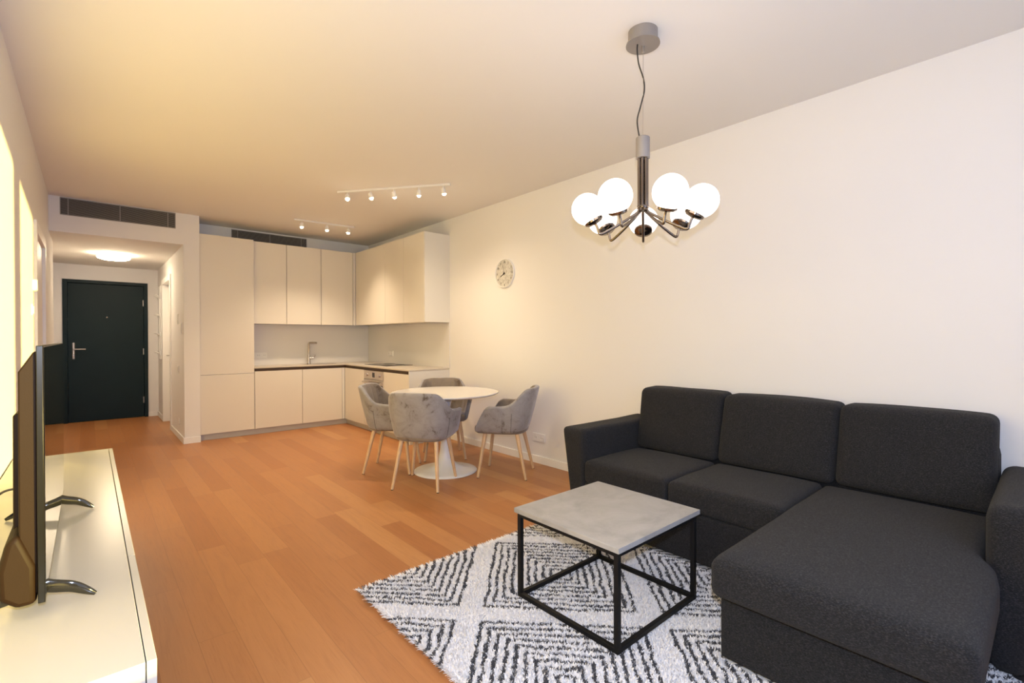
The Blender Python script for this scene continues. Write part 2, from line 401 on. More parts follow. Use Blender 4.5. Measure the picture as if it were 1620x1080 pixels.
MB().lathe([(0.012, 0), (0.012, 0.008)], (-0.18, YD-0.006, 1.03), 16, (0, -1, 0)).build('lock_cylinder', 'nickel', ep)
# white door in the left wall
d2 = struct('door_2', MB().box(XL-0.098, XL+0.018, DL0-0.070, DL0+0.012, 0, DZ+0.075).box(XL-0.098, XL+0.018, DL1-0.012, DL1+0.070, 0, DZ+0.075).box(XL-0.098, XL+0.018, DL0+0.012, DL1-0.012, DZ-0.012, DZ+0.075), 'trim', bevel=0.003)
B(XL-0.045, XL-0.005, DL0+0.015, DL1-0.015, 0.005, DZ-0.015).build('door_leaf', 'trim', d2, bevel=0.003)
MB().tube(smooth_path([(XL-0.02, DL0+0.07, 1.05), (XL+0.035, DL0+0.07, 1.05), (XL+0.04, DL0+0.09, 1.05), (XL+0.04, DL0+0.18, 1.05)], 4), 0.009).build('lever_handle', 'steel', d2)
# doorway on the right of the hall, white leaf standing inside the frame
d3 = struct('door_3', MB().box(XO-0.016, XP-0.021, HD0-0.065, HD0+0.012, 0, 2.185).box(XO-0.016, XP-0.021, HD1-0.012, HD1+0.065, 0, 2.185).box(XO-0.016, XP-0.021, HD0+0.012, HD1-0.012, 2.108, 2.185), 'trim', bevel=0.003)
B(XO+0.09, XO+0.13, HD0+0.015, HD1-0.015, 0.005, 2.105).build('door_leaf', 'trim', d3, bevel=0.003)
MB().tube(smooth_path([(XO+0.09, HD1-0.08, 1.02), (XO+0.04, HD1-0.08, 1.02), (XO+0.036, HD1-0.10, 1.02), (XO+0.036, HD1-0.19, 1.02)], 4), 0.009).build('lever_handle', 'steel', d3)

# ------------------------------------------------------------------ small wall fittings
def plate(name, label, cat, x, y, z, face, w=0.08, h=0.08, kind='switch', group=None, n=1):
    """face: '-x' or '+x' (plate looks that way) or '-y'"""
    if face == '-y': root = thing(name, label, cat, (x, y, z-h/2), group)
    else: root = thing(name, label, cat, (x, y, z-h/2), group)
    d = 0.009
    def bx(a0, a1, d0, d1, z0, z1):   # a along the wall, d out of the wall
        if face == '-x': return (x-d1, x-d0, y+a0, y+a1, z0, z1)
        if face == '+x': return (x+d0, x+d1, y+a0, y+a1, z0, z1)
        return (x+a0, x+a1, y-d1, y-d0, z0, z1)
    W_ = w*n
    B(*bx(-W_/2, W_/2, 0.0005, d, z-h/2, z+h/2)).build('cover_plate', 'white_plastic', root, bevel=0.002)
    for i in range(n):
        a = -W_/2 + w*(i+0.5)
        if kind == 'switch':
            B(*bx(a-w*0.34, a+w*0.34, d, d+0.004, z-h*0.34, z+h*0.34)).build('rocker', 'white_plastic', root, bevel=0.0015)
        else:
            ax = {'-x': (-1, 0, 0), '+x': (1, 0, 0), '-y': (0, -1, 0)}[face]
            c = {'-x': (x-d, y+a, z), '+x': (x+d, y+a, z), '-y': (x+a, y-d, z)}[face]
            soc = MB().lathe([(0.026, 0), (0.026, 0.002), (0.022, 0.002), (0.0205, 0.0008), (0.0001, 0.0008)], c, 28, ax).build('outlet', 'white_plastic', root)
            for s in (-1, 1):
                cc = Vector(c) + Vector(ax)*0.0009
                if face == '-y': cc.x += s*0.0095
                else: cc.y += s*0.0095
                MB().lathe([(0.003, 0), (0.003, 0.0006), (0.0001, 0.0006)], cc, 12, ax).build('pin_hole', 'black_plastic', soc)
    return root
plate('wall_socket', 'white double power socket low on the right wall, between dining chair and sofa', 'socket', XR, 3.483, 0.262, '-x', 0.085, 0.082, 'socket', n=2)
plate('wall_socket', 'white double power socket on the backsplash above the hob', 'socket', XR-0.012, 6.66, 1.05, '-x', 0.08, 0.08, 'socket', n=2)
plate('wall_socket', 'white triple power socket on the backsplash beside the tall cabinet', 'socket', 1.79, YK-0.012, 1.042, '-y', 0.075, 0.08, 'socket', n=3)
plate('light_switch', 'white light switch on the sunlit left wall beside the white door', 'switch', XL, 4.93, 1.49, '+x', 0.08, 0.08)
plate('intercom_panel', 'small white intercom panel on the hall wall above the light switches', 'intercom', XO, 7.50, 1.53, '-x', 0.11, 0.13)
plate('light_switch', 'white light switch at the corner of the hall opening, just below the intercom panel', 'switch', XO, 7.16, 1.41, '-x', 0.08, 0.13)
plate('light_switch', 'white double light switch at waist height on the hall wall', 'switch', XO, 7.46, 0.89, '-x', 0.08, 0.09, n=2)
plate('wall_socket', 'white power socket low on the hall wall near the pier', 'socket', XO, 7.42, 0.22, '-x', 0.08, 0.08, 'socket')
rt = thing('thermostat', 'small round beige wall fitting on the left wall above the light switch', 'thermostat', (XL, 5.06, 1.64))
MB().lathe([(0.045, 0.0005), (0.045, 0.018), (0.038, 0.026), (0.0001, 0.027)], (XL, 5.06, 1.68), 32, (1, 0, 0)).build('dial_body', 'white_plastic', rt)
# coat rack
cr = thing('coat_rack', 'narrow white wall coat rack with pegs beside the entrance door', 'coat rack', (XO, 9.45, 0.95))
MB().box(XO-0.018, XO-0.001, 9.36, 9.42, 0.95, 2.12).box(XO-0.018, XO-0.001, 9.56, 9.62, 0.95, 2.12).build('upright', 'trim', cr, bevel=0.003)
for z in (1.05, 1.35, 1.65, 1.95):
    B(XO-0.03, XO-0.018, 9.34, 9.64, z-0.03, z+0.03).build('rail', 'trim', cr, bevel=0.003)
    for y in (9.40, 9.58): MB().tube([(XO-0.03, y, z), (XO-0.075, y, z+0.02)], [0.008, 0.011], 12).build('peg', 'trim', cr)

# ventilation grilles
def grille(label, x0, x1, y, z0, z1, marks, n):
    g = thing('ventilation_grille', label, 'vent', ((x0+x1)/2, y, z0))
    B(x0, x1, y-0.003, y-0.0005, z0, z1).build('backing', 'vent_dark', g)
    t = 0.006
    MB().box(x0, x1, y-0.010, y-0.003, z0, z0+t).box(x0, x1, y-0.010, y-0.003, z1-t, z1).box(x0, x0+t, y-0.010, y-0.003, z0+t, z1-t).box(x1-t, x1, y-0.010, y-0.003, z0+t, z1-t).build('frame', 'vent', g)
    s = MB()
    for i in range(n):
        z = z0+t+(z1-z0-2*t)*(i+0.5)/n; hh = (z1-z0-2*t)/n*0.12
        s.add([(x0+t, y-0.009, z-hh), (x1-t, y-0.009, z-hh), (x1-t, y-0.0035, z+hh), (x0+t, y-0.0035, z+hh),
               (x0+t, y-0.009, z-hh+0.002), (x1-t, y-0.009, z-hh+0.002), (x1-t, y-0.0035, z+hh+0.002), (x0+t, y-0.0035, z+hh+0.002)],
              [(0, 1, 2, 3), (7, 6, 5, 4), (0, 4, 5, 1), (3, 2, 6, 7), (0, 3, 7, 4), (1, 5, 6, 2)])
    s.build('slats', 'vent', g)
    for xm in marks: B(xm-0.004, xm+0.004, y-0.0115, y-0.0095, z0+t, z1-t).build('mullion', 'vent', g)
grille('long grey slatted air vent above the hall opening', -0.225, 0.785, YH, 2.598, 2.782, (-0.16, 0.27, 0.71), 16)
grille('grey slatted air vent above the kitchen cabinets, half hidden by them', 1.466, 2.46, YK, 2.60, 2.772, (1.54, 1.95, 2.38), 16)

# ------------------------------------------------------------------ kitchen
ZU, ZUB = 2.583, 1.482
YT, YU, XU, XC = 7.03, 7.11, 3.072, 2.864
YE = 5.09
g = 0.0022
FT = 0.018
# tall cabinet
tc = thing('tall_cabinet', 'full height greige two door cabinet between the pier and the kitchen counter', 'cabinet', (1.34, 7.24, 0))
B(XP+0.004, 1.642, YT+FT, YK-0.001, 0.075, ZU).build('carcass', 'end', tc)
B(XP+0.006, 1.641, YT, YT+FT-0.001, 0.823, ZU).build('door', 'front', tc, bevel=0.001)
B(XP+0.006, 1.641, YT, YT+FT-0.001, 0.080, 0.818).build('door', 'front', tc, bevel=0.001)
# upper cabinets, back wall
def upper(label, x0, x1, group='upper cabinets on the back wall'):
    c = thing('upper_cabinet', label, 'cabinet', ((x0+x1)/2, (YU+YK)/2, ZUB), group)
    B(x0+0.001, x1-0.001, YU+FT+0.001, YK-0.001, ZUB, ZU-0.002).build('carcass', 'end', c)
    B(x0+0.004, x1-0.004, YU, YU+FT, ZUB-0.004, ZU).build('door', 'front', c, bevel=0.001)
upper('greige wall cabinet next to the tall cabinet, leftmost of the three on the back wall', 1.645, 2.074)
upper('greige wall cabinet in the middle of the three on the back wall, above the sink', 2.074, 2.55)
upper('greige wall cabinet on the back wall nearest the corner', 2.55, 3.030)
MB().box(3.034, XU, YU+0.003, YU+0.02, ZUB-0.004, ZU).build('corner_filler', 'end', None)
tag(bpy.data.objects['corner_filler'], 'slim vertical filler strip in the corner between the wall cabinets', 'filler strip')
def upper_r(label, y0, y1, end=False):
    c = thing('upper_cabinet', label, 'cabinet', ((XU+XR)/2, (y0+y1)/2, ZUB), 'upper cabinets on the right wall')
    B(XU+FT+0.001, XR-0.001, y0+0.001, y1-0.001, ZUB, ZU-0.002).build('carcass', 'end', c)
    B(XU, XU+FT, y0+g, y1-g, ZUB-0.004, ZU).build('door', 'front', c, bevel=0.001)
    if end: B(XU-0.0, XR-0.001, y0-0.018, y0, ZUB-0.004, ZU).build('end_panel', 'end', c, bevel=0.001)
upper_r('wide greige wall cabinet on the right wall, reaching into the corner', 6.136, 7.105)
upper_r('greige wall cabinet on the right wall, middle of the three', 5.612, 6.136)
upper_r('greige wall cabinet on the right wall with the exposed end panel', 5.108, 5.612, True)
# base cabinets
ZD0, ZD1 = 0.080, 0.840
def base_b(label, x0, x1):
    c = thing('base_cabinet', label, 'cabinet', ((x0+x1)/2, 7.24, 0), 'base cabinets under the counter')
    B(x0+0.001, x1-0.001, YT+FT+0.001, YK-0.001, 0.075, ZD1+0.0).build('carcass', 'end', c)
    B(x0+g, x1-g, YT, YT+FT, ZD0, ZD1).build('door', 'front', c, bevel=0.001)
base_b('greige base cabinet beside the tall cabinet', 1.646, 2.255)
base_b('greige base cabinet under the kitchen sink', 2.255, 2.822)
B(2.825, XC-0.002, YT+0.002, YT+0.02, ZD0, ZD1).build('corner_filler', 'end')
tag(bpy.data.objects['corner_filler.001'], 'slim vertical filler strip in the corner between the base cabinets', 'filler strip')
def base_r(label, y0, y1, end=False):
    c = thing('base_cabinet', label, 'cabinet', ((XC+XR)/2, (y0+y1)/2, 0), 'base cabinets under the counter')
    B(XC+FT+0.001, XR-0.001, y0+0.001, y1-0.001, 0.075, ZD1).build('carcass', 'end', c)
    B(XC, XC+FT, y0+g, y1-g, ZD0, ZD1).build('door', 'front', c, bevel=0.001)
    if end: B(XC+0.001, XR-0.001, y0-0.020, y0, 0.0, 0.878).build('end_panel', 'end', c, bevel=0.001)
base_r('greige base cabinet between the corner and the oven', 6.362, 7.028)
base_r('greige base cabinet at the open end of the counter, with the pale end panel', 5.122, 5.765, True)
# oven
ov = thing('built_in_oven', 'stainless steel built in oven under the hob', 'oven', (3.15, 6.063, 0.075))
B(XC+0.02, XR-0.001, 5.768, 6.359, 0.076, 0.84).build('housing', 'end', ov)
B(XC+0.0, XC+0.019, 5.770, 6.357, 0.725, 0.838).build('control_panel', 'steel', ov, bevel=0.002)
od = MB().box(XC, XC+0.019, 5.770, 6.357, 0.250, 0.716).build('oven_door', 'steel', ov, bevel=0.002)
B(XC-0.002, XC, 5.80, 6.33, 0.285, 0.655).build('door_glass', 'black_gloss', od)
MB().tube([(XC-0.038, 5.80, 0.682), (XC-0.038, 6.33, 0.682)], 0.010, 14).tube([(XC, 5.84, 0.682), (XC-0.038, 5.84, 0.682)], 0.006, 10).tube([(XC, 6.29, 0.682), (XC-0.038, 6.29, 0.682)], 0.006, 10).build('handle', 'steel', od)
B(XC-0.0015, XC, 6.03, 6.10, 0.752, 0.815).build('display', 'black_gloss', ov)
for y in (5.88, 6.25): MB().lathe([(0.019, 0), (0.017, 0.022), (0.0001, 0.022)], (XC, y, 0.783), 24, (-1, 0, 0)).build('knob', 'steel', ov)
B(XC, XC+0.019, 5.770, 6.357, 0.080, 0.244).build('lower_panel', 'front', ov, bevel=0.001)
# plinth, recess channel, worktop, backsplash
pl = MB().box(XP+0.004, XC+0.045, YT+0.045, YT+0.06, 0, 0.074).box(XC+0.045, XC+0.06, 5.123, YT+0.045, 0, 0.074)
tag(pl.build('plinth', 'plinth'), 'pale grey kick board running along the foot of the kitchen cabinets', 'plinth')
ch = MB().box(1.644, XC+0.028, YT+0.024, YT+0.03, 0.841, 0.8795).box(XC+0.024, XC+0.03, 5.123, YT+0.024, 0.841, 0.8795)
ch.box(1.644, XC+0.02, YT+0.002, YT+0.024, 0.8405, 0.846).box(XC+0.002, XC+0.024, 5.123, YT+0.02, 0.8405, 0.846)
tag(ch.build('grip_channel', 'dark_gap'), 'dark brown recessed grip channel under the worktop edge', 'grip channel')
wt = MB()
WTZ0, WTZ1 = 0.880, 0.900
wt.v = [(1.644, YT-0.003, WTZ0), (XC-0.003, YT-0.003, WTZ0), (XC-0.003, 5.10, WTZ0), (XR-0.001, 5.10, WTZ0), (XR-0.001, YK-0.001, WTZ0), (1.644, YK-0.001, WTZ0)]
wt.v += [(a, b, WTZ1) for a, b, _ in wt.v]
wt.f = [(5, 4, 3, 2, 1, 0), (6, 7, 8, 9, 10, 11)] + [(i, (i+1) % 6, 6+(i+1) % 6, 6+i) for i in range(6)]
tag(wt.build('worktop', 'worktop', bevel=0.002), 'L shaped beige stone kitchen worktop', 'worktop')
tag(B(1.645, XR-0.0125, YK-0.012, YK-0.0005, 0.9005, ZUB-0.006).build('backsplash_panel', 'splash'), 'smooth pale backsplash panel behind the sink', 'backsplash')
tag(B(XR-0.012, XR-0.0005, 5.09, YK-0.0005, 0.9005, ZUB-0.006).build('backsplash_panel', 'splash'), 'smooth pale backsplash panel on the right wall behind the hob', 'backsplash')
# sink, tap, hob
sk = thing('kitchen_sink', 'steel sink rim set in the worktop on the back wall', 'sink', (2.55, 7.24, 0.9))
MB().box(2.34, 2.76, 7.08, 7.095, 0.9005, 0.905).box(2.34, 2.76, 7.355, 7.37, 0.9005, 0.905).box(2.34, 2.355, 7.095, 7.355, 0.9005, 0.905).box(2.745, 2.76, 7.095, 7.355, 0.9005, 0.905).build('rim', 'steel', sk, bevel=0.002)
B(2.355, 2.745, 7.095, 7.355, 0.9005, 0.9025).build('basin', 'nickel', sk)
fx, fy = 2.455, 7.36
fa = thing('kitchen_tap', 'brushed steel tap with angular spout and side lever behind the sink', 'tap', (fx, fy, 0.9))
MB().lathe([(0.026, 0.006), (0.026, 0.012), (0.021, 0.016), (0.021, 0.13), (0.0001, 0.131)], (fx, fy, 0.9), 28).build('body', 'steel', fa)
MB().tube([(fx, fy, 1.02), (fx, fy, 1.20), (fx+0.006, fy-0.006, 1.212), (fx+0.02, fy-0.02, 1.215), (fx+0.075, fy-0.11, 1.212)], 0.0145, 16).build('spout', 'steel', fa)
le = MB().tube([(fx, fy, 0.985), (fx+0.062, fy-0.02, 0.985)], 0.015, 16).build('lever', 'steel', fa)
MB().tube([(fx+0.058, fy-0.02, 0.99), (fx+0.085, fy-0.035, 1.03)], [0.006, 0.005], 10).build('lever_tip', 'steel', le)
hb_ = thing('induction_hob', 'black glass hob set in the worktop near the right wall', 'hob', (3.2, 6.29, 0.9))
B(2.99, 3.40, 5.96, 6.62, 0.9005, 0.907).build('glass_top', 'hob', hb_, bevel=0.001)
for a, b, r in ((3.10, 6.12, 0.085), (3.29, 6.12, 0.07), (3.10, 6.45, 0.07), (3.29, 6.45, 0.085)):
    MB().lathe([(r, 0.0), (r, 0.0006), (r-0.004, 0.0006), (r-0.004, 0.0)], (a, b, 0.907), 40).build('cooking_zone', 'vent', hb_)

# ------------------------------------------------------------------ lights of the room
def track(label, p0, p1, n, fr, aims, watt, cone):
    p0 = Vector((*p0, H)); p1 = Vector((*p1, H)); d = (p1-p0); L = d.length; d.normalize(); s = Vector((-d.y, d.x, 0))
    t = thing('track_light', label, 'ceiling light', tuple((p0+p1)/2 - Vector((0, 0, 0.1))))
    q = [p0+s*0.017, p0-s*0.017, p1-s*0.017, p1+s*0.017]
    mb = MB().add([v-Vector((0, 0, 0.022)) for v in q] + [v-Vector((0, 0, 0.0005)) for v in q], [(0, 1, 2, 3), (7, 6, 5, 4), (0, 4, 5, 1), (1, 5, 6, 2), (2, 6, 7, 3), (3, 7, 4, 0)])
    mb.build('rail', 'track', t, bevel=0.002)
    for k in range(n):
        c = p0.lerp(p1, fr[k]); a = Vector(aims[k]).normalized(); zj = H-0.055
        j = Vector((c.x, c.y, zj))
        sp = MB().tube([(c.x, c.y, H-0.022), (c.x, c.y, zj)], 0.006, 10).tube([j-a*0.012, j+a*0.040], [0.020, 0.024], 20).build('spot_head', 'track', t)
        MB().lathe([(0.0001, 0.002), (0.019, 0.0), (0.019, 0.010), (0.012, 0.022), (0.0001, 0.026)], j+a*0.033, 20, a).build('bulb', 'bulb', sp)
        l = lamp('spot_beam', 'SPOT', tuple(j+a*0.075), watt, bulb_col, spot_size=math.radians(cone), spot_blend=1.0, shadow_soft_size=0.02)
        l.rotation_euler = a.to_track_quat('-Z', 'Y').to_euler()
track('five spot white track light on the ceiling above the dining table', (1.927, 4.888), (2.657, 3.918), 5, (0.09, 0.30, 0.51, 0.73, 0.94),
      [(-0.2, -0.45, -1), (0.2, -0.2, -1), (0.3, 0.2, -1), (0.1, 0.2, -1), (0.25, 0.0, -1)], 12.0, 120)
track('three spot white track light on the ceiling in front of the kitchen cabinets', (1.945, 6.356), (2.70, 6.292), 3, (0.12, 0.53, 0.90),
      [(0.0, -0.05, -1), (0.02, -0.05, -1), (-0.12, -0.08, -1)], 30.0, 112)
hl = thing('ceiling_lamp', 'round flush ceiling lamp glowing in the hall before the entrance door', 'ceiling light', (0.255, 8.386, ZS-0.075))
MB().lathe([(0.14, 0.0), (0.14, 0.03)], (0.255, 8.386, ZS-0.0305), 48).build('mount', 'track', hl)
MB().lathe([(0.0001, -0.075), (0.13, -0.073), (0.165, -0.062), (0.178, -0.045), (0.172, -0.031), (0.0001, -0.031)], (0.255, 8.386, ZS), 48).build('diffuser', 'hall_glow', hl)

# chandelier
px_, py_ = 2.062, 1.355
cz = 1.925
ch = thing('chandelier', 'seven globe chandelier with dark metal arms hanging over the coffee table', 'chandelier', (px_, py_, 1.78))
MB().lathe([(0.071, 0), (0.071, -0.055), (0.080, -0.058), (0.082, -0.066), (0.0001, -0.066)], (px_, py_, H-0.0005), 48).build('canopy', 'canopy', ch)
MB().lathe([(0.007, 0), (0.007, -0.03), (0.004, -0.034), (0.0001, -0.034)], (px_+0.008, py_+0.004, H-0.066), 16).build('wire_clamp', 'steel', ch)
side = Vector((math.cos(yaw), -math.sin(yaw), 0)); fwd = Vector((math.sin(yaw), math.cos(yaw), 0))
c0 = Vector((px_, py_, 0))
def cp(s, f, z): v = c0+side*s+fwd*f; return (v.x, v.y, z)
MB().tube([(px_+0.004, py_, H-0.09), (px_, py_, 2.27)], 0.0011, 6).build('suspension_wire', 'steel', ch)
MB().tube(smooth_path([cp(-0.028, -0.005, H-0.066), cp(-0.030, -0.008, H-0.10), cp(-0.020, 0, 2.63), cp(0.004, 0.004, 2.56), cp(0.008, 0.004, 2.50), cp(-0.012, 0, 2.42), cp(-0.028, 0, 2.35), cp(-0.016, 0, 2.262)], 8), 0.0035, 10).build('power_cord', 'black_plastic', ch)
MB().lathe([(0.034, 0), (0.034, 0.10), (0.030, 0.104), (0.0001, 0.104)], (px_, py_, 2.165), 32).build('cap', 'canopy', ch)
st = MB()
for k in range(7):
    a = 2*PI*k/7; st.tube([(px_+0.020*math.cos(a), py_+0.020*math.sin(a), 1.925), (px_+0.020*math.cos(a), py_+0.020*math.sin(a), 2.17)], 0.0072, 12)
st.build('stem', 'nickel', ch)
MB().lathe([(0.0001, 0), (0.012, 0.002), (0.029, 0.006), (0.031, 0.012), (0.029, 0.018), (0.012, 0.02), (0.0001, 0.02)], (px_, py_, 1.912), 32).build('hub', 'nickel', ch)
a0 = math.atan2(py_, px_) - 0.01
for k in range(7):
    a = a0 + 2*PI*k/7; d = Vector((math.cos(a), math.sin(a), 0))
    z = Vector((0, 0, 1))
    e = c0 + d*0.207 + z*1.797
    ax = (d*0.48 + z*0.877).normalized()
    gc = e + ax*0.138
    disc = gc - ax*0.0665
    pts = [c0+d*0.020+z*1.93, c0+d*0.022+z*1.905, c0+d*0.045+z*1.885]
    pts += [c0+d*0.12+z*1.838, c0+d*0.185+z*1.802]
    pts += [e+d*0.004-z*0.002, e+ax*0.018+d*0.004, e+ax*0.04, disc]
    arm = MB().tube(smooth_path(pts, 5), 0.0066, 12).build('arm', 'nickel', ch)
    MB().lathe([(0.0001, -0.020), (0.012, -0.018), (0.036, -0.014), (0.047, -0.006), (0.048, 0.004), (0.0001, 0.006)], disc, 32, ax).build('shade_holder', 'nickel', arm)
    MB().sphere(gc, 0.078, 40).build('globe_shade', 'globe', arm)

# ------------------------------------------------------------------ clock
ck = thing('wall_clock', 'round wall clock with grey dial and dark hands on the right wall', 'clock', (XR, 4.007, 1.83))
cy, czk, cr_ = 4.007, 1.988, 0.158
MB().lathe([(cr_, 0.0005), (cr_, 0.018), (cr_-0.004, 0.021), (cr_-0.007, 0.018), (cr_-0.008, 0.012), (0.0001, 0.012)], (XR, cy, czk), 64, (-1, 0, 0)).build('case', 'white_plastic', ck)
MB().lathe([(cr_-0.010, 0.0), (cr_-0.010, 0.0015), (0.0001, 0.0015)], (XR-0.012, cy, czk), 64, (-1, 0, 0)).build('dial', 'dial', ck)
def text_mesh(txt, size, depth=0.0008):
    cu = bpy.data.curves.new('txt', 'FONT'); cu.body = txt; cu.size = size; cu.extrude = depth; cu.align_x = 'CENTER'; cu.align_y = 'CENTER'; cu.resolution_u = 3
    o = bpy.data.objects.new('txt', cu); C.objects.link(o); dg = bpy.context.evaluated_depsgraph_get()
    me = bpy.data.meshes.new_from_object(o.evaluated_get(dg)); C.objects.unlink(o); bpy.data.objects.remove(o); return me
for k in range(1, 13):
    a = PI/2 - k*PI/6
    me = text_mesh(str(k), 0.032); me.name = 'numeral'
    # local (x,y) -> viewer's right is -Y (looking along +X), up is Z
    for v in me.vertices:
        x, y, z = v.co; v.co = (-z, -x, y)
    n_ = bpy.data.objects.new('numeral', me); C.objects.link(n_); me.materials.clear(); me.materials.append(mt['black_plastic'])
    n_.parent = ck; n_.location = (-0.0150, -0.125*math.cos(a), czk-1.83+0.125*math.sin(a))
def hand(name, ang, L, w, mat, dx):
    # ang clockwise from 12 as seen
    dy, dz = -math.sin(ang), math.cos(ang); u = Vector((0, dy, dz)); s = Vector((0, dz, -dy)); c = Vector((XR-dx, cy, czk))
    q = [c-u*0.012-s*w, c-u*0.012+s*w, c+u*L+s*w*0.5, c+u*L-s*w*0.5]; e = Vector((0.0012, 0, 0))
    MB().add([p-e for p in q]+[p for p in q], [(0, 1, 2, 3), (7, 6, 5, 4), (0, 4, 5, 1), (1, 5, 6, 2), (2, 6, 7, 3), (3, 7, 4, 0)]).build(name, mat, ck)
hand('hour_hand', math.radians(243), 0.075, 0.005, 'black_plastic', 0.0170)
hand('minute_hand', math.radians(345), 0.105, 0.0032, 'vent', 0.0190)
MB().lathe([(0.010, 0), (0.010, 0.004), (0.0001, 0.005)], (XR-0.0195, cy, czk), 20, (-1, 0, 0)).build('hand_hub', 'black_plastic', ck)

# ------------------------------------------------------------------ media cabinet and television
SY0, SY1, SX1, SZ = 1.187, 3.648, 0.098, 0.638
mc = thing('media_cabinet', 'long low white gloss cabinet along the left wall under the television', 'cabinet', ((XL+SX1)/2, (SY0+SY1)/2, 0))
B(XL+0.006, SX1-0.0185, SY0, SY1, 0.03, SZ).build('body', 'white_gloss', mc, bevel=0.001)
n4 = 4
for i in range(n4):
    a = SY0+(SY1-SY0)*i/n4; b = SY0+(SY1-SY0)*(i+1)/n4
    B(SX1-0.0165, SX1, a+(0.0 if i == 0 else 0.001), b-0.001, 0.032, SZ).build('door', 'white_gloss', mc, bevel=0.001)
for y in (SY0+0.06, (SY0+SY1)/2, SY1-0.06):
    for x in (XL+0.05, SX1-0.07): MB().tube([(x, y, 0), (x, y, 0.03)], 0.02, 16).build('foot', 'black_plastic', mc)
tv = thing('television', 'flat screen television on two curved feet on the white cabinet', 'television', (-0.09, 2.07, SZ))
TX = -0.078; TY0, TY1 = 1.535, 2.60; TZ0, TZ1 = 0.672, 1.262
B(TX-0.0135, TX-0.0012, TY0, TY1, TZ0, TZ1).build('bezel', 'bezel', tv, bevel=0.0015)
B(TX-0.0011, TX, TY0+0.004, TY1-0.004, TZ0+0.018, TZ1-0.004).build('screen', 'screen', tv)
def prism(prof, y0, y1):   # (x,z) profile
    n = len(prof); mb = MB(); mb.v = [(x, y0, z) for x, z in prof]+[(x, y1, z) for x, z in prof]
    mb.f = [tuple(range(n)), tuple(range(2*n-1, n-1, -1))]+[(i, i+n, (i+1) % n+n, (i+1) % n) for i in range(n)]; return mb
xb = TX-0.0135
prism([(xb, TZ0+0.02), (xb, TZ1-0.012), (xb-0.006, TZ1-0.016), (xb-0.030, TZ1-0.060), (xb-0.031, TZ0+0.10), (xb-0.024, TZ0+0.03)], TY0+0.012, TY1-0.012).build('back_cover', 'tv_back', tv, bevel=0.003)
prism([(xb-0.031, 0.80), (xb-0.031, 1.105), (xb-0.046, 1.095), (xb-0.047, 0.81)], TY0+0.10, TY1-0.10).build('rear_housing', 'tv_back', tv, bevel=0.003)
prism([(xb-0.002, TZ0-0.002), (xb-0.002, TZ0+0.085), (xb-0.030, TZ0+0.165), (xb-0.052, TZ0+0.15), (xb-0.066, TZ0+0.085), (xb-0.064, TZ0+0.022), (xb-0.035, TZ0-0.004)], TY0+0.006, TY1-0.006).build('speaker_housing', 'tv_back', tv, bevel=0.012, segs=3)
for y in (1.60, 2.42):
    lg = MB().tube(smooth_path([(-0.090, y, 0.690), (-0.066, y-0.004, 0.681), (-0.035, y-0.010, 0.672), (-0.010, y-0.014, 0.656), (0.008, y-0.016, 0.6425)], 4),
              [(0.0085-0.0055*(q/16)**2.2, 0.016-0.011*(q/16)**2.2) for q in range(17)], 12).build('foot', 'black_gloss', tv)
    MB().tube(smooth_path([(-0.095, y, 0.690), (-0.14, y+0.004, 0.675), (-0.19, y+0.01, 0.660), (-0.225, y+0.015, 0.643)], 4), [(0.0085-0.0055*(q/12)**2.2, 0.015-0.010*(q/12)**2.2) for q in range(13)], 12).build('foot', 'black_gloss', tv)
    MB().tube([(-0.08, y, 0.674), (-0.10, y, 0.695)], 0.008, 10).build('leg_mount', 'black_plastic', tv)
def cable(label, pts):
    tag(MB().tube(smooth_path(pts, 8), 0.003, 8).build('cable', 'black_plastic'), label, 'cable', None)
cable('black cable arching down from the middle of the television back', [(-0.137, 1.85, 0.875), (-0.18, 1.86, 0.865), (-0.225, 1.90, 0.80), (-0.25, 1.98, 0.70), (-0.27, 2.10, 0.6415)])
cable('black cable with plug lying on the cabinet behind the television, farther from the camera', [(-0.150, 1.95, 0.6415), (-0.19, 1.94, 0.645), (-0.24, 1.98, 0.6415), (-0.295, 2.05, 0.6415)])
cable('black cable lying on the cabinet behind the television, nearer to the camera', [(-0.165, 1.68, 0.6415), (-0.20, 1.66, 0.6415), (-0.25, 1.70, 0.6415), (-0.30, 1.73, 0.6415)])

